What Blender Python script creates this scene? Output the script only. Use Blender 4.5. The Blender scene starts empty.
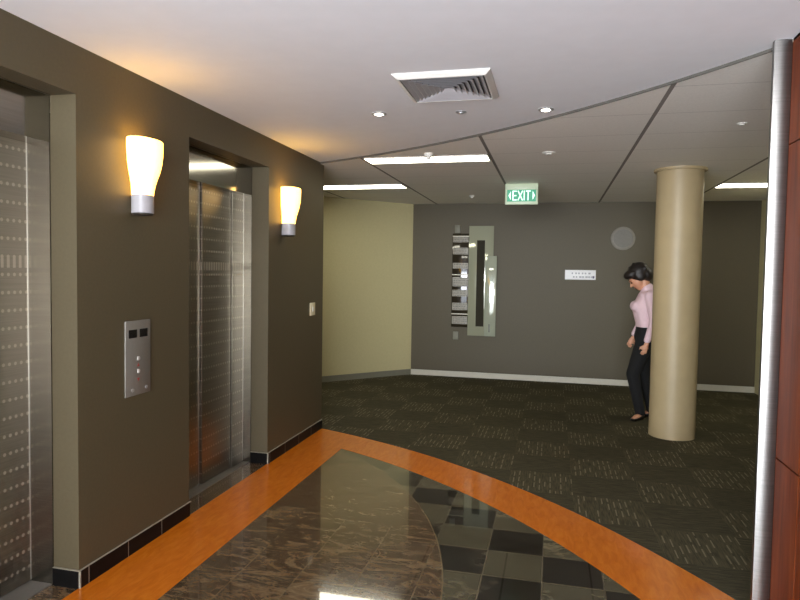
import bpy, bmesh, math, random
from mathutils import Vector, Matrix
random.seed(4)
PI = math.pi
SC = bpy.context.scene
COL = SC.collection

# ---------------------------------------------------------------- camera
cam_d = bpy.data.cameras.new('camera')
cam_d.sensor_width = 36.0
cam_d.lens = 629.72 / 800 * 36.0
cam_d.clip_start = 0.05
cam = bpy.data.objects.new('camera', cam_d)
COL.objects.link(cam)
_r = Vector((0.97152438, 0.23643913, 0.01539232))
_u = Vector((-0.0253575, 0.0391639, 0.998911))
_f = Vector((-0.23557882, 0.9708567, -0.04404419))
cam.matrix_world = Matrix(((_r.x, _u.x, -_f.x, 2.21494593), (_r.y, _u.y, -_f.y, -5.8786163),
                           (_r.z, _u.z, -_f.z, 1.56897695), (0, 0, 0, 1)))
SC.camera = cam

# ---------------------------------------------------------------- view + world
SC.view_settings.view_transform = 'Standard'
SC.view_settings.look = 'None'
SC.view_settings.gamma = 1.0
SC.view_settings.use_curve_mapping = False
SC.view_settings.exposure = 0.25
SC.cycles.max_bounces = 8
SC.cycles.diffuse_bounces = 5
SC.cycles.glossy_bounces = 4
SC.cycles.caustics_reflective = True
SC.cycles.caustics_refractive = False
SC.cycles.sample_clamp_indirect = 6.0

SKY = 16.0
world = bpy.data.worlds.new('daylight')
SC.world = world
world.use_nodes = True
wn, wl = world.node_tree.nodes, world.node_tree.links
wn.clear()
wo = wn.new('ShaderNodeOutputWorld'); wb = wn.new('ShaderNodeBackground')
tc = wn.new('ShaderNodeTexCoord'); sx = wn.new('ShaderNodeSeparateXYZ'); rp = wn.new('ShaderNodeValToRGB')
mp = wn.new('ShaderNodeMath'); mp.operation = 'MULTIPLY_ADD'; mp.inputs[1].default_value = 0.5; mp.inputs[2].default_value = 0.5
wl.new(tc.outputs['Generated'], sx.inputs[0]); wl.new(sx.outputs['Z'], mp.inputs[0]); wl.new(mp.outputs[0], rp.inputs[0])
cr = rp.color_ramp
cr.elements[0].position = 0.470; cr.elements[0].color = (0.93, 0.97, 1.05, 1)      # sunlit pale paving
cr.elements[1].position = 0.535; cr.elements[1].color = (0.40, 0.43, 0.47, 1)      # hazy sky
for pos_, c_ in ((0.484, (0.42, 0.50, 0.32, 1)), (0.492, (2.6, 2.7, 2.7, 1)), (0.512, (2.6, 2.7, 2.7, 1))):   # hedge, bright horizon band added for glints on steel and glass
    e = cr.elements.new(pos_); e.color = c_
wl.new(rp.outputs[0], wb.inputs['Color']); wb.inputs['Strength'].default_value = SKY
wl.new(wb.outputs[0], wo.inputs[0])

def area(name, loc, rot, sx_, sy_, energy, color=(1, 1, 1), portal=False):
    d = bpy.data.lights.new(name, 'AREA'); d.shape = 'RECTANGLE'; d.size = sx_; d.size_y = sy_
    d.energy = energy; d.color = color
    o = bpy.data.objects.new(name, d); o.location = loc; o.rotation_euler = rot; COL.objects.link(o)
    if portal: d.cycles.is_portal = True
    return o
# the glazed street front behind the photographer: daylight comes in through it
area('daylight_portal', (-0.4, -8.02, 1.3), (PI / 2, 0, 0), 6.9, 2.5, 1.0, portal=True)

# ---------------------------------------------------------------- node helpers
class NT:
    def __init__(s, name):
        s.m = bpy.data.materials.new(name); s.m.use_nodes = True
        s.n = s.m.node_tree.nodes; s.l = s.m.node_tree.links
        s.b = s.n['Principled BSDF']
        s._co = None
    def co(s):
        if s._co is None:
            g = s.n.new('ShaderNodeNewGeometry'); s._co = g.outputs['Position']
        return s._co
    def put(s, v, sock):
        if hasattr(v, 'is_output') or hasattr(v, 'node'): s.l.new(v, sock)
        else: sock.default_value = v
    def math(s, op, a, b=0.0, c=0.0):
        n = s.n.new('ShaderNodeMath'); n.operation = op
        s.put(a, n.inputs[0]); s.put(b, n.inputs[1]); s.put(c, n.inputs[2]); return n.outputs[0]
    def xyz(s, v=None):
        n = s.n.new('ShaderNodeSeparateXYZ'); s.l.new(v or s.co(), n.inputs[0]); return n.outputs
    def comb(s, x, y, z):
        n = s.n.new('ShaderNodeCombineXYZ'); s.put(x, n.inputs[0]); s.put(y, n.inputs[1]); s.put(z, n.inputs[2]); return n.outputs[0]
    def scale(s, v, sc):
        n = s.n.new('ShaderNodeMapping'); s.l.new(v, n.inputs[0]); n.inputs['Scale'].default_value = sc; return n.outputs[0]
    def noise(s, v, scale, detail=4, rough=.55, dist=0.0):
        n = s.n.new('ShaderNodeTexNoise'); s.l.new(v, n.inputs['Vector']); n.inputs['Scale'].default_value = scale
        n.inputs['Detail'].default_value = detail; n.inputs['Roughness'].default_value = rough; n.inputs['Distortion'].default_value = dist
        return n.outputs['Fac']
    def ramp(s, f, stops):
        n = s.n.new('ShaderNodeValToRGB'); s.l.new(f, n.inputs[0]); c = n.color_ramp
        while len(c.elements) < len(stops): c.elements.new(0.5)
        for e, (p, col) in zip(c.elements, stops):
            e.position = p; e.color = (*col, 1) if len(col) == 3 else col
        return n.outputs[0]
    def mix(s, f, a, b):
        n = s.n.new('ShaderNodeMix'); n.data_type = 'RGBA'
        s.put(f, n.inputs[0])
        for v, k in ((a, n.inputs[6]), (b, n.inputs[7])):
            s.put((*v, 1) if isinstance(v, tuple) and len(v) == 3 else v, k)
        return n.outputs[2]
    def bump(s, h, strength=.3, dist=.01):
        n = s.n.new('ShaderNodeBump'); s.l.new(h, n.inputs['Height']); n.inputs['Strength'].default_value = strength
        n.inputs['Distance'].default_value = dist; s.l.new(n.outputs[0], s.b.inputs['Normal'])
    def set(s, **k):
        for a, v in k.items():
            nm = {'color': 'Base Color', 'rough': 'Roughness', 'metal': 'Metallic', 'spec': 'Specular IOR Level', 'coat': 'Coat Weight',
                  'coatr': 'Coat Roughness', 'emit': 'Emission Color', 'es': 'Emission Strength', 'alpha': 'Alpha', 'trans': 'Transmission Weight',
                  'aniso': 'Anisotropic', 'ior': 'IOR', 'sss': 'Subsurface Weight'}[a]
            s.put((*v, 1) if isinstance(v, tuple) and len(v) == 3 else v, s.b.inputs[nm])
        return s.m

def lin(r, g, b):
    return tuple(((c / 255) / 12.92 if c / 255 <= .04045 else ((c / 255 + .055) / 1.055) ** 2.4) for c in (r, g, b))

def plain(name, rgb, rough=.5, var=.06, nscale=30., bump=0.0, **k):
    t = NT(name); c = lin(*rgb); n = t.noise(t.co(), nscale, 3)
    t.set(color=t.ramp(n, [(.3, tuple(x * (1 - var) for x in c)), (.7, tuple(min(1, x * (1 + var)) for x in c))]), rough=rough, **k)
    if bump: t.bump(n, bump, .004)
    return t.m

def emis(name, rgb, strength, base=(230, 230, 225)):
    t = NT(name); return t.set(color=lin(*base), emit=lin(*rgb), es=strength, rough=.4)

M = {}
M['wall'] = plain('olive_grey_paint', (82, 73, 52), .55, .05, 60, .12)
M['pale'] = plain('cream_paint', (202, 193, 150), .6, .03, 40, .1)
M['plaster'] = plain('white_ceiling_paint', (236, 237, 240), .7, .015, 8)
M['trimgrey'] = plain('shadow_gap_metal', (88, 86, 80), .5)
M['white'] = plain('white_enamel', (225, 223, 216), .35, .02)
M['base_w'] = plain('off_white_skirting', (205, 200, 186), .4, .03)
M['base_g'] = plain('grey_skirting', (128, 126, 112), .5, .04)
M['column'] = plain('tan_column_paint', (170, 151, 116), .45, .04, 6, .05)
M['louvre'] = plain('satin_white_louvre', (196, 195, 198), .35, .02, metal=.3)
M['black'] = plain('black_plastic', (14, 14, 15), .25)
M['steelp'] = plain('satin_steel_plate', (136, 132, 124), .4, .04, 80, metal=.35)
M['alu'] = plain('satin_aluminium', (190, 190, 192), .4, .04, 50, metal=.7)
M['btn'] = plain('white_button', (196, 192, 186), .4)
M['red'] = plain('red_print', (165, 70, 66), .5)
M['socket'] = plain('switch_plate', (214, 204, 172), .4)

def steel(name, rgb, rough, aniso=.75, dots=False):
    t = NT(name); c = lin(*rgb)
    st = t.scale(t.co(), (3., 3., 260.)); n = t.noise(st, 1.0, 3)
    t.set(color=t.ramp(n, [(.3, tuple(x * .9 for x in c)), (.7, tuple(x * 1.08 for x in c))]), metal=1.0, rough=rough, aniso=aniso)
    tg = t.n.new('ShaderNodeTangent'); tg.direction_type = 'RADIAL'; tg.axis = 'Z'
    t.l.new(tg.outputs[0], t.b.inputs['Tangent'])
    if dots:
        x, y, z = t.xyz()
        row = t.math('PINGPONG', z, .0425)                    # 0 on each etched row
        line = t.math('LESS_THAN', row, .004)
        dy = t.math('PINGPONG', y, .017)
        big = t.math('COMPARE', z, 1.59, .028)
        dot = t.math('LESS_THAN', t.math('ADD', t.math('POWER', t.math('MULTIPLY', row, 1.0), 2.0), t.math('POWER', dy, 2.0)), .00007)
        oval = t.math('MULTIPLY', big, t.math('LESS_THAN', dy, .008))
        h = t.math('MAXIMUM', t.math('MAXIMUM', t.math('MULTIPLY', line, .05), dot), oval)
        col = t.mix(t.math('MULTIPLY', h, .6), t.ramp(n, [(.3, tuple(x * .9 for x in c)), (.7, tuple(x * 1.08 for x in c))]), tuple(min(1, x * 2.2) for x in c))
        t.set(color=col, rough=t.math('MULTIPLY_ADD', h, .3, rough))
    return t.m
M['steel'] = steel('brushed_stainless_steel', (172, 168, 160), .24, .3)
M['steel_jamb'] = steel('satin_steel_jamb', (122, 118, 110), .27, .0)
M['steel_header'] = steel('polished_steel_header', (160, 156, 146), .11, .0)
M['steel_door'] = steel('etched_stainless_door', (158, 152, 140), .28, .4, True)
M['steel_edge'] = steel('bright_steel_edge', (215, 213, 206), .35)
M['steel_post'] = steel('brushed_steel_post', (140, 137, 135), .36, .0)

# polished stone floor: swirl marble disc + chequer tiles in one slab
t = NT('polished_marble_tiles')
x, y, z = t.xyz()
T = .305
ux = t.math('DIVIDE', t.math('SUBTRACT', x, 1.588), T); uy = t.math('DIVIDE', t.math('SUBTRACT', y, -2.035), T)
fx, fy = t.math('FLOOR', ux), t.math('FLOOR', uy)
par = t.math('FLOORED_MODULO', t.math('ADD', fx, fy), 2.0)
jx = t.math('PINGPONG', ux, .5); jy = t.math('PINGPONG', uy, .5)
grout = t.math('LESS_THAN', t.math('MINIMUM', jx, jy), .011)
wn_ = t.n.new('ShaderNodeTexWhiteNoise'); t.l.new(t.comb(fx, fy, 0.0), wn_.inputs['Vector'])
off = t.n.new('ShaderNodeVectorMath'); off.operation = 'MULTIPLY_ADD'
t.l.new(wn_.outputs['Color'], off.inputs[0]); off.inputs[1].default_value = (40, 40, 40); t.l.new(t.co(), off.inputs[2])
v = off.outputs[0]
vs = t.n.new('ShaderNodeMapping'); t.l.new(v, vs.inputs[0]); vs.inputs['Rotation'].default_value = (0, 0, .6); vs.inputs['Scale'].default_value = (1, 2.6, 1)
sw = t.noise(vs.outputs[0], 2.4, 7, .66, 2.6)
vein = t.noise(vs.outputs[0], 3.2, 6, .65, 2.2)
vl = t.math('SUBTRACT', 1.0, t.math('MULTIPLY', t.math('ABSOLUTE', t.math('SUBTRACT', vein, .5)), 26.0))
vl = t.math('MAXIMUM', vl, 0.0)
gate = t.ramp(t.noise(v, 2.3, 2), [(.55, (0, 0, 0)), (.72, (1, 1, 1))])
swirl = t.ramp(sw, [(.30, lin(44, 31, 20)), (.45, lin(78, 58, 39)), (.55, lin(104, 82, 57)), (.74, lin(140, 118, 86))])
light = t.ramp(sw, [(.30, lin(70, 66, 50)), (.6, lin(90, 85, 64)), (.75, lin(110, 102, 80))])
dark = t.ramp(sw, [(.30, lin(14, 11, 9)), (.6, lin(28, 22, 18)), (.75, lin(62, 52, 42))])
chk = t.mix(par, dark, light)
chk = t.mix(t.math('MULTIPLY', t.math('MULTIPLY', vl, gate), .55), chk, lin(176, 164, 132))
dx = t.math('SUBTRACT', x, -1.48); dy = t.math('SUBTRACT', y, -3.285)
rad = t.math('SQRT', t.math('ADD', t.math('POWER', dx, 2.0), t.math('POWER', dy, 2.0)))
inside = t.math('LESS_THAN', rad, 3.227)
rim = t.math('COMPARE', rad, 3.227, .004)
swirl = t.mix(t.math('MULTIPLY', vl, .35), swirl, lin(150, 134, 104))
sg = t.mix(t.math('MULTIPLY', grout, .55), swirl, lin(120, 106, 80))
cg = t.mix(t.math('MULTIPLY', grout, .7), chk, lin(112, 102, 82))
col = t.mix(inside, cg, sg)
col = t.mix(t.math('MULTIPLY', rim, .7), col, lin(130, 114, 84))
t.set(color=col, rough=.12, spec=.5, coat=1.0, coatr=.025)
t.b.inputs['Coat IOR'].default_value = 1.48
M['marble'] = t.m

t = NT('orange_polished_stone')
n = t.noise(t.scale(t.co(), (14, 3.5, 1)), 2.2, 6, .6, .8)
t.set(color=t.ramp(n, [(.28, lin(198, 104, 20)), (.5, lin(212, 116, 24)), (.72, lin(221, 127, 33))]), rough=.16, spec=.45, coat=.2, coatr=.05)
M['orange'] = t.m

t = NT('striated_carpet_tiles')
x, y, z = t.xyz(); K = .465
ux = t.math('DIVIDE', t.math('SUBTRACT', x, 2.39), K); uy = t.math('DIVIDE', t.math('SUBTRACT', y, -.83), K)
fx, fy = t.math('FLOOR', ux), t.math('FLOOR', uy)
par = t.math('FLOORED_MODULO', t.math('ADD', fx, fy), 2.0)          # 0 : streaks run in depth
a = t.math('ADD', t.math('MULTIPLY', par, x), t.math('MULTIPLY', t.math('SUBTRACT', 1.0, par), y))
b = t.math('ADD', t.math('MULTIPLY', par, y), t.math('MULTIPLY', t.math('SUBTRACT', 1.0, par), x))
P_ = .0388
bi = t.math('FLOOR', t.math('DIVIDE', b, P_))
bf = t.math('ABSOLUTE', t.math('SUBTRACT', t.math('FRACT', t.math('DIVIDE', b, P_)), .5))
def wnoise(v):
    n = t.n.new('ShaderNodeTexWhiteNoise'); t.l.new(v, n.inputs['Vector']); return n.outputs['Value']
tile_id = t.math('ADD', t.math('MULTIPLY', fx, 13.7), t.math('MULTIPLY', fy, 5.3))
r1 = wnoise(t.comb(bi, tile_id, 0.5))
da = t.math('ADD', t.math('DIVIDE', a, .15), t.math('MULTIPLY', r1, 7.0))
r2 = wnoise(t.comb(bi, t.math('FLOOR', da), 2.5))
dash = t.math('MULTIPLY', t.math('LESS_THAN', t.math('FRACT', da), .72), t.math('GREATER_THAN', r2, .42))
streak = t.math('MULTIPLY', t.math('LESS_THAN', bf, .11), dash)
s2 = t.noise(t.comb(t.math('MULTIPLY', b, 110.0), t.math('MULTIPLY', a, 9.0), 3.1), 1.0, 2, .5)
grain = t.noise(t.co(), 220, 2)
basec = t.ramp(s2, [(.3, lin(64, 60, 46)), (.7, lin(98, 92, 70))])
basec = t.mix(.25, basec, t.ramp(grain, [(.3, lin(26, 26, 20)), (.7, lin(80, 78, 60))]))
toned = t.mix(t.math('MULTIPLY', par, .30), basec, lin(50, 47, 35))
t.set(color=t.mix(t.math('MULTIPLY', streak, t.math('MULTIPLY_ADD', par, -.34, .42)), toned, lin(158, 150, 124)), rough=.95, spec=.15)
t.bump(grain, .4, .004)
M['carpet'] = t.m

t = NT('acoustic_ceiling_tiles')
x, y, z = t.xyz()
main = t.math('LESS_THAN', t.math('PINGPONG', t.math('SUBTRACT', x, 1.65), .585), .013)
cross = t.math('LESS_THAN', t.math('PINGPONG', t.math('SUBTRACT', y, -2.14), .3), .004)
n = t.noise(t.co(), 90, 3)
c = t.ramp(n, [(.3, lin(232, 228, 220)), (.7, lin(240, 236, 228))])
c = t.mix(t.math('MULTIPLY', cross, .35), c, lin(110, 105, 98))
c = t.mix(main, c, lin(132, 126, 120))
t.set(color=c, rough=.85, spec=.2)
M['tiles'] = t.m

t = NT('red_brown_timber_veneer')
w = t.noise(t.scale(t.co(), (9, 9, .7)), 2.4, 6, .6, .6)
x, y, z = t.xyz()
t.set(color=t.ramp(w, [(.28, lin(74, 30, 11)), (.5, lin(100, 43, 17)), (.72, lin(120, 58, 25))]), rough=.5, spec=.12)
M['wood'] = t.m
M['black_tile'] = plain('black_polished_tile', (16, 15, 15), .4, .3, 20, spec=.12)
M['grout'] = plain('light_grout', (150, 144, 128), .8)

# ---------------------------------------------------------------- mesh helpers
def NB(): return bmesh.new()
def box(bm, x0, x1, y0, y1, z0, z1, bev=0.0):
    r = bmesh.ops.create_cube(bm, size=1.0)
    vs = r['verts']
    for v in vs:
        v.co = Vector(((x0 + x1) / 2 + v.co.x * (x1 - x0), (y0 + y1) / 2 + v.co.y * (y1 - y0), (z0 + z1) / 2 + v.co.z * (z1 - z0)))
    if bev:
        es = list({e for v in vs for e in v.link_edges})
        bmesh.ops.bevel(bm, geom=es, offset=bev, segments=2, affect='EDGES', profile=.5)
    return bm
def lathe(bm, c, prof, axis='Z', n=32, cap=True):
    """prof: list of (radius, height along axis)"""
    c = Vector(c); rings = []
    for r, h in prof:
        ring = []
        for i in range(n):
            a = 2 * PI * i / n
            p = {'Z': (r * math.cos(a), r * math.sin(a), h), 'Y': (r * math.cos(a), h, r * math.sin(a)), 'X': (h, r * math.cos(a), r * math.sin(a))}[axis]
            ring.append(bm.verts.new(c + Vector(p)))
        rings.append(ring)
    for k in range(len(rings) - 1):
        for i in range(n):
            bm.faces.new((rings[k][i], rings[k][(i + 1) % n], rings[k + 1][(i + 1) % n], rings[k + 1][i]))
    if cap:
        bm.faces.new(rings[0]); bm.faces.new(rings[-1])
    return bm
def prism(bm, poly, a0, a1, plane='XZ'):
    """poly: 2-D outline; extruded along the third axis from a0 to a1"""
    def P(u, v, a): return {'XZ': (u, a, v), 'YZ': (a, u, v), 'XY': (u, v, a)}[plane]
    A = [bm.verts.new(P(u, v, a0)) for u, v in poly]; B = [bm.verts.new(P(u, v, a1)) for u, v in poly]
    bm.faces.new(A); bm.faces.new(B[::-1])
    for i in range(len(poly)):
        j = (i + 1) % len(poly); bm.faces.new((A[i], A[j], B[j], B[i]))
    return bm
def root_of(o):
    v = Vector((0, 0, 0))
    while o: v += o.location; o = o.parent
    return v
def obj(name, bm, m, parent=None, smooth=False, label=None):
    if parent: bmesh.ops.translate(bm, verts=bm.verts, vec=-root_of(parent))
    bmesh.ops.recalc_face_normals(bm, faces=bm.faces)
    me = bpy.data.meshes.new(name); bm.to_mesh(me); bm.free()
    for mm in (m if isinstance(m, list) else [m]): me.materials.append(mm)
    if smooth:
        me.polygons.foreach_set('use_smooth', [True] * len(me.polygons))
        if smooth != 'all': me.set_sharp_from_angle(angle=math.radians(40))
    o = bpy.data.objects.new(name, me); COL.objects.link(o); o.parent = parent
    if label: o['label'] = label
    return o
def thing(name, label, cat, loc, group=None):
    o = bpy.data.objects.new(name, None); o.empty_display_size = .1; COL.objects.link(o); o.location = loc
    o['label'] = label; o['category'] = cat
    if group: o['group'] = group
    return o
def tag(o, label, cat, group=None):
    o['label'] = label; o['category'] = cat
    if group: o['group'] = group
    return o
def struct(name, bm, m, parent=None, smooth=False):
    o = obj(name, bm, m, parent, smooth)
    if not parent: o['kind'] = 'structure'
    return o
def copy_thing(o, dloc, label=None, group=None):
    r = o.copy(); COL.objects.link(r); r.location = o.location + Vector(dloc)
    if label: r['label'] = label
    for ch in list(o.children):
        c = ch.copy(); COL.objects.link(c); c.parent = r
        for g in ch.children:
            d = g.copy(); COL.objects.link(d); d.parent = c
    return r

# ---------------------------------------------------------------- structure
H, HP = 2.605, 2.618           # tiled ceiling, plaster ceiling
HO = 2.388                   # lift openings
XB0, XB1, YB = .12, 4.91, 3.53
WX = 3.21                    # timber wall face
YP = -2.75                   # its end (steel post)
RB = -8.0                    # rear glazing

def outer(x): return -5.893 + math.sqrt(max(0, 6.286 ** 2 - (x + 2.222) ** 2)) + .0
def inner(x): return -5.582 + math.sqrt(max(0, 5.531 ** 2 - (x + 2.05) ** 2))
def ceil_arc(x): return -7.318 + math.sqrt(max(0, 7.891 ** 2 - (x + 3.188) ** 2))
N = 64
XS = [WX * i / N for i in range(N + 1)]

# stone floor
bm = NB()
poly = [(x, outer(x)) for x in XS] + [(WX, RB), (-4.0, RB), (-4.0, -6.0), (0, -6.0)]
prism(bm, poly, -.05, 0.0, 'XY'); box(bm, -4.0, 0, -6.0, 0.0, -.05, 0)
struct('floor', bm, M['marble'])
# orange band: along the wall and round the curve
bm = NB()
BW = .43
xi = [BW + (WX - BW) * i / N for i in range(N + 1)]
poly = [(x, outer(x)) for x in XS] + [(WX, inner(WX))] + [(x, inner(x)) for x in xi[::-1]][1:] + [(BW, -6.0), (0, -6.0)]
prism(bm, poly, .0002, .0015, 'XY')
struct('trim_1', bm, M['orange'])
# carpet beyond the curve
bm = NB()
def strip(bm, f, z, far):
    lo = [bm.verts.new((x, f(x), z)) for x in XS]; hi = [bm.verts.new((x, far, z)) for x in XS]
    for i in range(N): bm.faces.new((lo[i], lo[i + 1], hi[i + 1], hi[i]))
strip(bm, outer, .004, 3.7)
for q in (((-3, .0), (0, .0), (0, 3.7), (-3, 3.7)), ((WX, -5.2), (5.2, -5.2), (5.2, 3.7), (WX, 3.7))):
    bm.faces.new([bm.verts.new((u, v, .004)) for u, v in q])
r = bmesh.ops.extrude_face_region(bm, geom=bm.faces[:])
bmesh.ops.translate(bm, verts=[v for v in r['geom'] if isinstance(v, bmesh.types.BMVert)], vec=(0, 0, -.02))
struct('floor_carpet', bm, M['carpet'])

# plaster ceiling with curved edge, lip, and tiled ceiling
bm = NB()
poly = [(x, ceil_arc(x)) for x in XS] + [(WX + .3, YP - .02), (WX + .3, RB), (-4.0, RB), (-4.0, -6.0), (-.0, -6.0)]
prism(bm, poly, HP, HP + .1, 'XY')
box(bm, -4.0, 0, -6.0, 0.0, HP, HP + .1)
struct('ceiling', bm, M['plaster'])
bm = NB(); strip(bm, ceil_arc, H, 3.7)
for q in (((-3, .0), (0, .0), (0, 3.7), (-3, 3.7)), ((WX, -5.2), (5.2, -5.2), (5.2, 3.7), (WX, 3.7))):
    bm.faces.new([bm.verts.new((u, v, H)) for u, v in q])
r = bmesh.ops.extrude_face_region(bm, geom=bm.faces[:])
bmesh.ops.translate(bm, verts=[v for v in r['geom'] if isinstance(v, bmesh.types.BMVert)], vec=(0, 0, .13))
struct('ceiling_tiled', bm, M['tiles'])
bm = NB()
lo = [[(x, ceil_arc(x) + d) for x in XS] for d in (-.012, .0)]
prism(bm, lo[0] + lo[1][::-1], H - .002, HP, 'XY')
struct('trim_2', bm, M['trimgrey'])

# left wall with two lift openings
L1 = (-4.443, -3.314); L2 = (-2.358, -1.229); WT = .145
bm = NB()
for y0, y1 in ((-6.0, L1[0]), (L1[1], L2[0]), (L2[1], 0.0)):
    box(bm, -WT, 0, y0, y1, 0, HP)
for y0, y1 in (L1, L2): box(bm, -WT, 0, y0, y1, HO, HP)
box(bm, -3, -WT, -.15, 0, 0, HP)              # lift-shaft end wall
box(bm, -4, -WT, -6.0, -5.85, 0, HP)
bmesh.ops.remove_doubles(bm, verts=bm.verts, dist=1e-5)
struct('wall_left', bm, M['wall'])
bm = NB()
for y0, y1 in ((-5.0, -4.0), (-3.0, -.6)): pass
box(bm, -1.2, -1.15, -5.85, -.15, 0, HP)
struct('wall_shaft', bm, M['black'])
# black tile skirting of the left wall, tile by tile joints
bm = NB(); gm = NB()
def skirt(y0, y1):
    y = y1
    while y > y0 + .01:
        ya = max(y0, y - .3)
        box(bm, 0.0, .010, ya + .003, y - .003, .0, .088); box(gm, 0.0, .0095, ya - .003, ya + .003, 0, .088)
        y = ya
    box(gm, 0, .0105, y0, y1, .088, .0905)
for a_, b_ in ((-6.0, L1[0]), (L1[1], L2[0]), (L2[1], 0.0)): skirt(a_, b_)
for yy, s in ((L1[1], -1), (L2[1], -1), (L1[0], 1), (L2[0], 1)):
    ya, yb = sorted((yy, yy + s * .010)); box(bm, -WT, .0, ya, yb, 0, .088)
    ya, yb = sorted((yy, yy + s * .0105)); box(gm, -WT, .0105, ya, yb, .088, .0905)
struct('baseboard_left', bm, M['black_tile'])
struct('trim_3', gm, M['grout'])

bm = NB(); box(bm, XB0 - .1, XB1 + .1, YB, YB + .12, 0, H); struct('wall_back', bm, M['wall'])
# diagonal pale wall
d = Vector((-1.036, -1.10, 0)).normalized(); nrm = Vector((-d.y, d.x, 0))
A = Vector((XB0, YB, 0)); B = A + d * 4.0
if nrm.dot(Vector((1, -1, 0))) > 0: nrm = -nrm
bm = NB(); prism(bm, [(p.x, p.y) for p in (A, B, B + nrm * .12, A + nrm * .12)], 0, H, 'XY'); struct('wall_pale', bm, M['pale'])
bm = NB(); prism(bm, [(p.x, p.y) for p in (A, B, B - nrm * .012, A - nrm * .012)], .004, .088, 'XY'); struct('baseboard_pale', bm, M['base_g'])
bm = NB(); box(bm, XB0, XB1, YB - .014, YB, .004, .085); struct('baseboard_back', bm, M['base_w'])
bm = NB(); box(bm, -2.7, -2.55, -.2, 1.2, 0, H); struct('wall_far_left', bm, M['pale'])
bm = NB(); box(bm, XB1, XB1 + .12, -5.2, YB, 0, H); struct('wall_right', bm, M['pale'])
# timber-lined wall at right
bm = NB(); box(bm, WX + .012, WX + .32, RB, YP + .012, 0, HP); box(bm, WX + .32, XB1, -5.2, -5.08, 0, H); struct('wall_timber_core', bm, M['trimgrey'])
bm = NB()
ys = [YP, -3.022, -4.06, -5.26, -6.46, -7.66, RB]
for i in range(len(ys) - 1):
    for z0, z1 in ((.012, .757), (.765, 2.152), (2.160, HP)):
        box(bm, WX, WX + .014, ys[i + 1] + .004, ys[i] - (.004 if i else 0), z0, z1)
struct('wall_timber', bm, M['wood'])
bm = NB(); box(bm, WX + .0, WX + .32, YP + .012, YP + .03, .0, H); struct('wall_timber_end', bm, M['wood'])

# glazed street front behind the photographer
bm = NB()
box(bm, -4.0, -3.85, RB - .1, RB, 0, HP); box(bm, 3.05, WX + .3, RB - .1, RB, 0, HP); box(bm, -3.85, 3.05, RB - .1, RB, 2.55, HP)
struct('wall_rear', bm, M['wall'])
bm = NB()
for xx in (-3.85, -2.48, -1.1, .28, 1.65, 2.99): box(bm, xx, xx + .06, RB - .08, RB - .02, 0, 2.55)
box(bm, -3.85, 3.05, RB - .08, RB - .02, 2.1, 2.15)
struct('window_1', bm, M['alu'])
bm = NB(); box(bm, -4.1, -4.0, RB, -5.85, 0, HP); struct('wall_far', bm, M['pale'])

# ---------------------------------------------------------------- round column
c = thing('column', 'round tan painted column standing on the dark carpet beside the person', 'column', (3.385, .73, 0.004))
bm = NB(); lathe(bm, (3.385, .73, 0), [(.212, .004), (.212, H - .02)], n=64); obj('shaft', bm, M['column'], c, True)
bm = NB(); lathe(bm, (3.385, .73, 0), [(.236, H - .025), (.24, H - .02), (.24, H - .0005)], n=64); obj('collar', bm, M['column'], c, True)

# ---------------------------------------------------------------- steel post at the timber wall's end
bm = NB()
pts_ = [(WX - .072 + .072 * k / 16, YP + .004 - .0065 * math.sin(PI * k / 16)) for k in range(17)]
prism(bm, pts_ + [(WX, YP + .03), (WX - .072, YP + .03)], .001, HP - .001, 'XY')
tag(obj('steel_post', bm, M['steel_post'], None, True), 'tall brushed steel post capping the end of the red-brown timber wall', 'post')

# ---------------------------------------------------------------- lifts
def lift(y0, y1, dp, label):
    t = thing('elevator_entrance', label, 'elevator', (-WT, (y0 + y1) / 2, 0), 'elevators')
    ZD = 2.165
    for s, yy in ((1, y1), (-1, y0)):
        bm = NB(); a_, b_ = sorted((yy, yy - s * .006)); box(bm, -dp - .05, -WT - .001, a_, b_, 0.001, HO - .001)
        obj('jamb', bm, M['steel_jamb'], t, True)
    bm = NB(); box(bm, -dp - .03, -WT - .001, y0 + .006, y1 - .006, ZD, HO - .001); obj('header', bm, M['steel_header'], t, True)
    bm = NB(); box(bm, -dp - .12, -WT - .01, y0 + .006, y1 - .006, .0, .006); obj('sill', bm, M['steelp'], t)
    # fixed strip + two telescopic panels (reference: y1 side first)
    spans = ((y1 - .006, y1 - .185, 0.0), (y1 - .199, y1 - .60, .012), (y1 - .61, y0 + .006, .030))
    for k, (b_, a_, back) in enumerate(spans):
        bm = NB(); box(bm, -dp - .03 - back, -dp - back, a_, b_, .012, ZD + .03)
        p = obj('door_panel', bm, M['steel_door'], t, True)
        if k == 1: continue
        bm = NB(); box(bm, -dp - .031 - back, -dp - back + .0015, b_ - (.006 if k else .005), b_ + .0005, .012, ZD + .03)
        obj('edge_strip', bm, M['steel_edge'], p)
    return t
lift(L1[0], L1[1], .275, 'stainless steel lift doors nearest the camera, cut by the photo edge')
lift(L2[0], L2[1], .215, 'stainless steel lift doors between the two glowing wall lamps')

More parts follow.
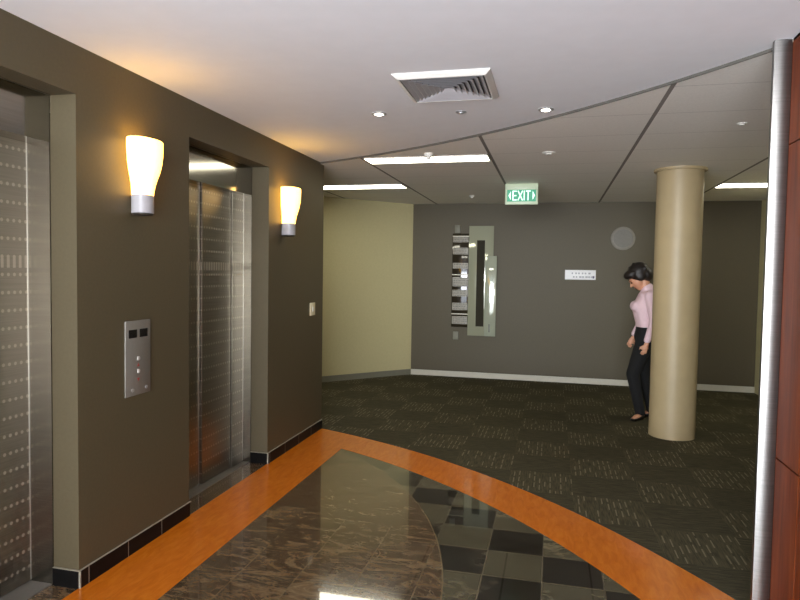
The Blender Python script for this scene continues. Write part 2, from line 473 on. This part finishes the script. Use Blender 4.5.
# ---------------------------------------------------------------- wall sconces
M['glow'] = emis('warm_lit_glass', (255, 190, 78), 5.2)
M['sconce_base'] = plain('grey_metal_cap', (176, 174, 178), .4, .03)
M['dark_rubber'] = plain('dark_ring', (50, 46, 40), .5)
def sconce(yc, label):
    t = thing('wall_sconce', label, 'wall lamp', (0, yc, 1.86), 'glowing wall lamps')
    cx, z = .078, 1.864
    def dee(bm, prof, back, cap=True, n=40):     # D-shaped in plan: round in front, carried back to the wall
        rings = []
        for r, h in prof:
            rings.append([bm.verts.new((cx + (r * .62 if math.cos(a) > 0 else cx - back) * math.cos(a), yc + r * math.sin(a), z + h)) for a in (2 * PI * i / n for i in range(n))])
        for A_, B_ in zip(rings, rings[1:]):
            for i in range(n): bm.faces.new((A_[i], A_[(i + 1) % n], B_[(i + 1) % n], B_[i]))
        if cap: bm.faces.new(rings[0]); bm.faces.new(rings[-1])
        return bm
    obj('lamp_base', dee(NB(), [(.054, .0), (.057, .004), (.057, .095)], .001), M['sconce_base'], t, True)
    obj('base_ring', dee(NB(), [(.050, -.010), (.055, -.005), (.055, .0)], .002), M['dark_rubber'], t, True)
    obj('glass_shade', dee(NB(), [(.055, .095), (.058, .115), (.066, .15), (.082, .19), (.098, .225), (.110, .265), (.117, .31), (.119, .355), (.119, .385), (.114, .389)], .002, False), M['glow'], t, 'all')
    inner_ = dee(NB(), [(.112, .388), (.112, .355), (.110, .31), (.104, .265), (.092, .225), (.076, .19), (.060, .15), (.053, .118)], .008, False)
    obj('shade_lining', inner_, M['glow'], t, 'all')
    return t
sconce(-2.90, 'glowing flared glass wall lamp above the call button panel')
sconce(-.975, 'glowing flared glass wall lamp above the light switch')

# ---------------------------------------------------------------- call panel
t = thing('call_panel', 'satin metal lift call panel with two dark displays on the grey wall', 'button panel', (0, -2.868, 1.08))
y0, y1, z0, z1 = -2.975, -2.761, .873, 1.283
bm = NB(); box(bm, .0005, .009, y0, y1, z0, z1, .002); obj('plate', bm, M['steelp'], t, True)
for a_, b_ in ((.12, .44), (.55, .87)):
    bm = NB(); box(bm, .009, .0105, y0 + a_ * .214, y0 + b_ * .214, 1.19, 1.235); obj('display', bm, M['black'], t)
for zz in (1.074, 1.004):
    bm = NB(); lathe(bm, (0, -2.868, zz), [(.012, .009), (.012, .012), (.010, .013)], 'X', 24); obj('call_button', bm, M['btn'], t, True)
for zz, s in ((1.038, 1), (.958, -1)):
    bm = NB(); prism(bm, [(-2.868 - .012, zz - s * .008), (-2.868 + .010, zz - s * .008), (-2.868, zz + s * .010)], .009, .0098, 'YZ'); obj('arrow_mark', bm, M['red'], t)
for yy in (-2.918, -2.80):
    bm = NB(); lathe(bm, (0, yy, .905), [(.010, .009), (.010, .012)], 'X', 20); obj('key_switch', bm, M['alu'], t, True)

# light switch
t = thing('light_switch', 'small cream light switch near the end of the dark left wall', 'switch', (0, -.283, 1.207))
bm = NB(); box(bm, .0005, .009, -.345, -.222, 1.148, 1.268, .002); obj('plate', bm, M['socket'], t, True)
bm = NB(); box(bm, .009, .013, -.30, -.267, 1.185, 1.231, .001); obj('rocker', bm, M['white'], t, True)

# ---------------------------------------------------------------- ceiling diffuser
t = thing('air_diffuser', 'square white four-way louvred air diffuser in the plaster ceiling', 'air vent', (1.615, -2.345, HP))
cx, cy, R = 1.615, -2.345, .262
def sweep(bm, prof):
    """closed cross-section (half-width, z) carried round a mitred square"""
    L_ = [[bm.verts.new((cx + sx_ * r, cy + sy_ * r, zz)) for r, zz in prof] for sx_, sy_ in ((-1, -1), (1, -1), (1, 1), (-1, 1))]
    n = len(prof)
    for i in range(4):
        for k in range(n): bm.faces.new((L_[i][k], L_[i][(k + 1) % n], L_[(i + 1) % 4][(k + 1) % n], L_[(i + 1) % 4][k]))
    return bm
obj('frame', sweep(NB(), [(R, HP - .0005), (R - .004, HP - .008), (R - .028, HP - .026), (R - .036, HP - .026), (R - .036, HP - .0005)]), M['white'], t)
bm = NB(); box(bm, cx - R + .037, cx + R - .037, cy - R + .037, cy + R - .037, HP - .004, HP - .0005); obj('back_plate', bm, M['dark_rubber'], t)
for k in range(7):
    r = .212 - k * .029
    obj('louvre', sweep(NB(), [(r + .006, HP - .026), (r - .022, HP - .005), (r - .024, HP - .006), (r + .003, HP - .0265)]), M['louvre'], t)

# ---------------------------------------------------------------- fluorescent troffers
M['tube'] = emis('fluorescent_diffuser', (255, 250, 226), 9.0)
def troffer(x0, x1, y0, y1, label):
    t = thing('fluorescent_light', label, 'ceiling light', ((x0 + x1) / 2, (y0 + y1) / 2, H), 'strip lights')
    bm = NB()
    for q in ((x0, x1, y0, y0 + .012), (x0, x1, y1 - .012, y1), (x0, x0 + .012, y0, y1), (x1 - .012, x1, y0, y1)): box(bm, *q, H - .009, H - .0005)
    obj('frame', bm, M['white'], t)
    bm = NB(); box(bm, x0 + .012, x1 - .012, y0 + .012, y1 - .012, H - .007, H - .0005); obj('diffuser', bm, M['tube'], t)
    return t
troffer(.497, 1.637, -.335, -.045, 'bright strip light nearest the curved plaster ceiling edge')
troffer(-.69, .46, 1.34, 1.68, 'bright strip light in front of the cream wall')
troffer(3.99, 4.89, 1.75, 2.10, 'bright strip light to the right of the round column')

# downlights
M['lamp'] = emis('downlight_lamp', (255, 246, 228), 14.0)
def downlight(x, y, label):
    t = thing('downlight', label, 'ceiling light', (x, y, HP), 'recessed downlights')
    bm = NB(); lathe(bm, (x, y, HP), [(.046, -.0005), (.05, -.004), (.046, -.009), (.033, -.009), (.031, -.004)], cap=False); obj('trim_ring', bm, M['alu'], t, True)
    bm = NB(); lathe(bm, (x, y, HP), [(.026, -.0005), (.026, -.010), (.018, -.013)]); obj('lamp', bm, M['lamp'], t, True)
    l = bpy.data.lights.new('downlight_beam', 'SPOT'); l.energy = 14; l.spot_size = 1.3; l.spot_blend = .8; l.color = (1, .9, .75); l.shadow_soft_size = .03
    lo = bpy.data.objects.new('downlight_beam', l); lo.location = (0, 0, -.03); lo.parent = t; COL.objects.link(lo)
downlight(1.066, -1.814, 'small lit recessed downlight below-left of the air diffuser')
downlight(2.143, -1.734, 'small lit recessed downlight right of the air diffuser')

def disc(name, x, y, z, r, h, label, cat, m='white', group=None):
    t = thing(name, label, cat, (x, y, z), group)
    bm = NB(); lathe(bm, (x, y, z), [(r, -.0005), (r, -h * .35), (r * .8, -h * .6)]); obj('base', bm, M[m], t, True)
    bm = NB(); lathe(bm, (x, y, z), [(r * .55, -h * .6), (r * .5, -h), (r * .3, -h * 1.1)]); obj('head', bm, M[m], t, True)
    return t
disc('ceiling_sprinkler', 1.604, -1.757, HP, .036, .012, 'small grey round plate midway between the two downlights', 'sprinkler', 'alu')
disc('smoke_detector', 2.153, -.338, H, .055, .018, 'round white detector in the tiled ceiling beyond the right downlight', 'detector')
disc('ceiling_sprinkler', 3.422, -1.178, H,   .034, .014, 'small white sprinkler on the ceiling tiles nearest the steel post', 'sprinkler')
disc('smoke_detector', 1.135, -.46, H, .04, .05, 'white detector hanging just in front of the nearest strip light', 'detector')
disc('ceiling_sprinkler', 1.134, 2.562, H, .034, .03, 'small white sprinkler near the dark back wall', 'sprinkler')

# ---------------------------------------------------------------- EXIT sign
M['exit_g'] = emis('lit_green_legend', (44, 150, 112), .55, (44, 130, 98))
M['exit_w'] = emis('lit_white_legend', (200, 255, 235), .9)
M['exit_case'] = emis('glowing_acrylic_case', (168, 200, 150), .12, (205, 215, 190))
ye = 1.50
t = thing('exit_sign', 'green lit EXIT sign hanging from the tiled ceiling', 'sign', (1.835, ye, H))
x0, x1, z0, z1 = 1.652, 2.022, 2.368, H - .0005
bm = NB(); box(bm, x0, x1, ye, ye + .06, z1 - .07, z1, .004); obj('housing', bm, M['exit_case'], t, True)
bm = NB(); box(bm, x0, x1, ye + .008, ye + .04, z0, z1 - .07, .003); obj('acrylic_panel', bm, M['exit_case'], t, True)
pz0, pz1 = z0 + .033, z1 - .068
bm = NB(); box(bm, x0 + .022, x1 - .022, ye + .004, ye + .008, pz0, pz1); obj('legend_panel', bm, M['exit_g'], t)
def letters(bm, items, yf, yb):
    for poly in items: prism(bm, poly, yf, yb, 'XZ')
lh0, lh1 = pz0 + .012, pz1 - .012; st = .012
def bar(x0, z0, x1, z1, w=st):
    dx, dz = x1 - x0, z1 - z0; L = math.hypot(dx, dz); nx, nz = -dz / L * w / 2, dx / L * w / 2
    return [(x0 + nx, z0 + nz), (x1 + nx, z1 + nz), (x1 - nx, z1 - nz), (x0 - nx, z0 - nz)]
def rect(a, b, c_, d_): return [(a, c_), (b, c_), (b, d_), (a, d_)]
xe = x0 + .083
zm = (lh0 + lh1) / 2
E_ = [rect(xe, xe + st, lh0, lh1), rect(xe, xe + .05, lh1 - st, lh1), rect(xe, xe + .045, zm - st / 2, zm + st / 2), rect(xe, xe + .05, lh0, lh0 + st)]
X_ = [bar(xe + .062, lh0, xe + .114, lh1), bar(xe + .062, lh1, xe + .114, lh0)]
I_ = [rect(xe + .127, xe + .127 + st, lh0, lh1)]
T_ = [rect(xe + .150, xe + .205, lh1 - st, lh1), rect(xe + .1705, xe + .1705 + st, lh0, lh1)]
for k, L_ in enumerate((E_, X_, I_, T_)):
    bm = NB(); letters(bm, L_, ye + .0025, ye + .004); obj('letter_' + 'EXIT'[k].lower(), bm, M['exit_w'], t)
for xc, s in ((x0 + .052, -1), (x1 - .048, 1)):
    bm = NB(); prism(bm, [(xc - s * .012, lh0 + .005), (xc + s * .014, zm), (xc - s * .012, lh1 - .005)], ye + .0025, ye + .004); obj('arrow', bm, M['exit_w'], t)

# ---------------------------------------------------------------- directory board on the back wall
M['dir_back'] = plain('dark_gloss_board', (52, 46, 36), .06, .05, spec=.8)
M['dir_row'] = plain('printed_row', (120, 112, 92), .3, .3, 90)
M['dir_rowhi'] = plain('bright_row_edge', (205, 198, 176), .3, .05)
M['print'] = plain('grey_print', (70, 66, 56), .4)
g = NT('pale_frosted_glass'); g.set(color=lin(172, 174, 152), rough=.06, spec=1.0, metal=.15); M['frost'] = g.m
g = NT('pale_frosted_glass_front'); g.set(color=lin(186, 192, 174), rough=.06, spec=1.0, metal=.2); M['frost2'] = g.m
M['slot'] = plain('dark_glass_slot', (52, 48, 38), .6, .05, spec=.1)
t = thing('directory_sign', 'layered glass tenant directory mounted on the dark back wall', 'sign', (1.07, YB, 1.4))
bm = NB(); box(bm, .735, .985, YB - .022, YB - .008, .76, 2.16, .002); obj('board', bm, M['dir_back'], t, True)
for xx, zz in ((.806, 2.228), (.807, .63)):
    bm = NB(); box(bm, xx - .04, xx + .04, YB - .03, YB - .0005, zz - .06, zz + .06, .002); obj('standoff', bm, M['base_g'], t, True)
rows = [(2.075, .09), (1.90, .10), (1.68, .085), (1.44, .14), (1.27, .10), (1.07, .11), (.865, .12)]
for zc, h in rows:
    bm = NB(); box(bm, .745, .975, YB - .026, YB - .022, zc - h / 2, zc + h / 2); r_ = obj('listing_row', bm, M['dir_row'], t)
    n_ = max(2, int(h / .03))
    for j in range(n_):
        zz = zc + h / 2 - (j + .5) * h / n_; xw = .76; bm = NB()
        while xw < .955:
            w_ = random.uniform(.012, .04); box(bm, xw, min(xw + w_, .965), YB - .0268, YB - .026, zz - .005, zz + .005); xw += w_ + .012
        obj('text_line', bm, M['print'], r_)
for zz in (2.12, 1.545, .957):
    bm = NB(); box(bm, .738, 1.0, YB - .028, YB - .022, zz - .007, zz + .007); obj('divider', bm, M['dir_rowhi'], t)
bm = NB(); box(bm, .985, 1.35, YB - .040, YB - .030, .64, 2.272, .002); obj('glass_panel', bm, M['frost'], t, True)
bm = NB(); box(bm, 1.105, 1.222, YB - .0415, YB - .040, .78, 2.06); obj('dark_slot', bm, M['slot'], t)
bm = NB(); box(bm, 1.235, 1.402, YB - .060, YB - .050, .64, 1.83, .002); fp = obj('front_glass', bm, M['frost2'], t, True)
bm = NB(); box(bm, 1.30, 1.318, YB - .0606, YB - .060, .70, .82); obj('logo_print', bm, M['print'], fp)
for xx, zz, d_, r_ in ((1.01, .67, .0305, .010), (1.20, 2.24, .0305, .010), (1.01, 2.24, .0305, .010), (1.27, 1.79, .0505, .008), (1.375, 1.79, .0505, .008), (1.27, .67, .0505, .008), (1.375, .67, .0505, .008)):
    bm = NB(); lathe(bm, (xx, YB, zz), [(r_, -d_), (r_, -.0005)], 'Y', 16); obj('fixing_pin', bm, M['alu'], t, True)

# white room sign
t = thing('room_sign', 'small white rectangular sign with two faint printed lines on the back wall', 'sign', (2.59, YB, 1.57))
bm = NB(); box(bm, 2.378, 2.803, YB - .012, YB - .0005, 1.502, 1.640, .002); obj('plate', bm, emis('white_sign_face', (235, 235, 250), .0, (250, 250, 255)), t, True)
M['faint'] = plain('faint_grey_print', (188, 188, 200), .5); M['mark'] = plain('violet_print', (92, 84, 120), .5)
for z_, xs in ((1.592, (2.47, 2.52, 2.56, 2.61, 2.65, 2.70)), (1.540, (2.49, 2.53, 2.575, 2.615, 2.66, 2.70, 2.735))):
    for xx in xs:
        bm = NB(); box(bm, xx, xx + random.uniform(.02, .034), YB - .0126, YB - .012, z_ - .012, z_ + .012)
        obj('printed_word', bm, M['faint'], t)
bm = NB(); box(bm, 2.76, 2.785, YB - .0126, YB - .012, 1.522, 1.556); obj('logo_mark', bm, M['mark'], t)

# grey disc added in the shape of a camera-flash dust orb
M['disc'] = plain('grey_orb_face', (122, 118, 112), .6); M['disc_rim'] = plain('grey_orb_rim', (136, 131, 122), .5)
t = thing('flash_orb_disc', 'round grey flash-orb disc high on the dark back wall above the person', 'orb', (3.157, YB, 2.093))
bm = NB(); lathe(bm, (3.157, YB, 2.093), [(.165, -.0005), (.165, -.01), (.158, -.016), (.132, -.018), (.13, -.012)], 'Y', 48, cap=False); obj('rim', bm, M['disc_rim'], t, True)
bm = NB(); lathe(bm, (3.157, YB, 2.093), [(.131, -.0005), (.131, -.012), (.07, -.015)], 'Y', 48); obj('orb_face', bm, M['disc'], t, True)
# ---------------------------------------------------------------- the person walking out from behind the column
M['skin'] = plain('skin', (198, 142, 112), .5, .04, 40, sss=.05)
M['blouse'] = plain('pale_pink_cotton', (222, 192, 200), .8, .03, 30, .1)
M['trouser'] = plain('black_wool', (9, 9, 11), .9, .1, 60)
M['hair'] = plain('dark_brown_hair', (26, 18, 15), .5, .4, 60, .5)
M['shoe'] = plain('black_leather', (16, 14, 14), .3)
M['eye'] = plain('dark_eye', (24, 18, 15), .2)
M['lip'] = plain('lip', (168, 86, 78), .4)
M['sock'] = plain('pale_stocking', (214, 190, 172), .5)
def ball(bm, c, r, rot=None):
    r = Vector((r, r, r) if isinstance(r, (int, float)) else r)
    q = bmesh.ops.create_icosphere(bm, subdivisions=3, radius=1.0)['verts']
    for v in q:
        p = Vector((v.co.x * r.x, v.co.y * r.y, v.co.z * r.z))
        if rot: p = rot @ p
        v.co = p + Vector(c)
def limb(bm, pts):
    """pts: (position, radius or (rx, ry)) chain of overlapping tapered tubes with balls at the joints"""
    for (a, ra), (b, rb) in zip(pts, pts[1:]):
        a, b = Vector(a), Vector(b); n = max(2, int((b - a).length / .018))
        for i in range(n + 1):
            f = i / n; ball2(bm, a.lerp(b, f), tuple(u + (w - u) * f for u, w in zip(rr(ra), rr(rb))))
def rr(r): return (r, r, r) if isinstance(r, (int, float)) else r
def ball2(bm, c, r):
    q = bmesh.ops.create_icosphere(bm, subdivisions=2, radius=1.0)['verts']
    for v in q: v.co = Vector((v.co.x * r[0], v.co.y * r[1], v.co.z * r[2])) + Vector(c)
def fuse(o, vox=.008, smooth=6):
    md = o.modifiers.new('fuse', 'REMESH'); md.mode = 'VOXEL'; md.voxel_size = vox; md.use_smooth_shade = True
    s = o.modifiers.new('soften', 'SMOOTH'); s.factor = .5; s.iterations = smooth
    return o
PY = 1.457
pr = thing('person', 'person with dark hair in a pale pink blouse walking with head bowed beside the column', 'person', (3.2, PY, .004))
N_, F_ = -1, 1
hd = Vector((3.118, PY, 1.545)); ang = math.radians(38)
RH = Matrix.Rotation(-ang, 3, 'Y')          # head bowed towards -X
def hp(x, y, z): return hd + RH @ Vector((x, y, z))
bm = NB()
# trunk
limb(bm, [((3.215, PY, .90), (.095, .155, .09)), ((3.205, PY, 1.06), (.085, .125, .08)), ((3.185, PY, 1.22), (.098, .145, .08)), ((3.215, PY, 1.36), (.075, .15, .06))])
limb(bm, [((3.225, PY, 1.38), .06), (tuple(hp(.03, 0, -.07)), .052)])
# head: skull, face, jaw, nose, ears
ball(bm, hp(.02, 0, .03), (.098, .077, .095), RH); ball(bm, hp(-.03, 0, -.03), (.064, .062, .088), RH); ball(bm, hp(-.045, 0, -.095), (.036, .036, .03), RH)
limb(bm, [(tuple(hp(-.090, 0, .005)), .009), (tuple(hp(-.113, 0, -.032)), .014)])
for s in (-1, 1): ball(bm, hp(.02, s * .078, -.02), (.02, .010, .032), RH)
ball(bm, hp(-.084, 0, .022), (.014, .055, .012), RH)
# arms and hands
arms = {-1: ((3.235, PY - .155, 1.355), (3.272, PY - .205, 1.09), (3.205, PY - .215, .865)),
        1: ((3.235, PY + .155, 1.355), (3.225, PY + .21, 1.10), (3.125, PY + .205, .895))}
for s, (sh, el, wr) in arms.items():
    limb(bm, [(sh, .044), (el, .036), (wr, .024)])
    d = (Vector(wr) - Vector(el)).normalized(); fw = Vector((-1, 0, 0)); sd = Vector((0, s, 0))
    palm = Vector(wr) + d * .045
    limb(bm, [(wr, .023), (tuple(palm - fw * .0), (.030, .016, .03)), (tuple(palm + d * .03), (.034, .015, .02))])
    side = d.cross(sd).normalized()
    for k, L in enumerate((.066, .074, .068, .052)):
        b0 = palm + d * .035 + side * (.026 - k * .0175); k1 = b0 + d * L * .5 - sd * .004; k2 = k1 + (d * .7 - sd * .55).normalized() * L * .5
        limb(bm, [(tuple(b0 - d * .02), .0092), (tuple(k1), .0085), (tuple(k2), .007)])
    tb = palm + side * .026; t1 = tb + (side * .6 + d * .7).normalized() * .035; t2 = t1 + (d - sd * .3).normalized() * .028
    limb(bm, [(tuple(tb - side * .01), .012), (tuple(t1), .0095), (tuple(t2), .008)])
# legs and feet
legs = {-1: ((3.21, PY - .085, .89), (3.085, PY - .09, .50), (3.175, PY - .09, .10)), 1: ((3.215, PY + .085, .89), (3.225, PY + .085, .49), (3.315, PY + .085, .10))}
FD = {-1: Vector((-.62, -.78, 0)), 1: Vector((-1, 0, 0))}
def an_(an, fd, k, z): return Vector((an[0], an[1], z)) + fd * k
for s, (hi, kn, an) in legs.items():
    limb(bm, [(hi, .075), (kn, .05), (an, .036)])
    fd = FD[s]
    limb(bm, [(tuple(an_(an, fd, -.02, .05)), .030), (tuple(an_(an, fd, .07, .042)), (.035, .034, .026)), (tuple(an_(an, fd, .125, .030)), (.03, .032, .016))])
fuse(obj('body', bm, M['skin'], pr, 'all'), .0075, 4)
bm = NB()
limb(bm, [((3.21, PY, 1.015), (.108, .158, .012)), ((3.205, PY, 1.06), (.104, .15, .05)), ((3.178, PY, 1.22), (.118, .168, .08)), ((3.212, PY, 1.355), (.09, .165, .062))])
ball(bm, (3.10, PY - .07, 1.235), (.05, .06, .06)); ball(bm, (3.10, PY + .07, 1.235), (.05, .06, .06))
limb(bm, [((3.225, PY, 1.38), .078), ((3.222, PY, 1.428), .072)])
for s, (sh, el, wr) in arms.items():
    limb(bm, [(sh, .064), (el, .052), (tuple(Vector(wr) + Vector((0, 0, .02))), .038)])
fuse(obj('blouse', bm, M['blouse'], pr, 'all'), .009, 5)
bm = NB()
limb(bm, [((3.212, PY, 1.02), (.100, .150, .02)), ((3.218, PY, .90), (.125, .178, .10))])
for s, (hi, kn, an) in legs.items():
    limb(bm, [(hi, (.105, .09, .1)), (kn, (.072, .068, .07)), ((an[0], an[1], .066), (.056, .05, .02))])
fuse(obj('trousers', bm, M['trouser'], pr, 'all'), .009, 4)
for s, (hi, kn, an) in legs.items():
    bm = NB()
    fd = FD[s]
    limb(bm, [(tuple(an_(an, fd, -.03, .038)), (.034, .034, .030)), (tuple(an_(an, fd, .05, .030)), (.038, .038, .026)), (tuple(an_(an, fd, .12, .024)), (.036, .038, .018)), (tuple(an_(an, fd, .155, .021)), (.022, .024, .013))])
    ball2(bm, tuple(an_(an, fd, -.04, .022)), (.026, .026, .016))
    fuse(obj('shoe', bm, M['shoe'], pr, 'all'), .006, 3)
bm = NB()
ball(bm, hp(.045, 0, .05), (.118, .104, .105), RH); ball(bm, hp(.09, 0, -.015), (.075, .092, .085), RH); ball(bm, hp(-.055, 0, .085), (.06, .085, .045), RH)
for s in (-1, 1):
    ball(bm, hp(.03, s * .075, .015), (.06, .032, .065), RH); ball(bm, hp(-.03, s * .06, .075), (.055, .035, .04), RH)
for k in range(12):
    a = random.uniform(-1.2, 1.2); b_ = random.uniform(-2.2, 1.1)
    ball2(bm, hp(.05 - .118 * math.sin(b_) * -1 * math.cos(a) * -1, .102 * math.sin(a), .045 + .105 * math.cos(b_) * math.cos(a)), (.02, .018, .02))
fuse(obj('hair', bm, M['hair'], pr, 'all'), .008, 3)
for s in (-1, 1):
    bm = NB(); ball(bm, hp(-.087, s * .030, -.002), (.009, .013, .008), RH); obj('eye', bm, M['eye'], pr, 'all')
    bm = NB(); ball(bm, hp(-.093, s * .030, .024), (.006, .019, .004), RH); obj('eyebrow', bm, M['hair'], pr, 'all')
bm = NB(); ball(bm, hp(-.088, 0, -.066), (.008, .022, .008), RH); obj('mouth', bm, M['lip'], pr, 'all')
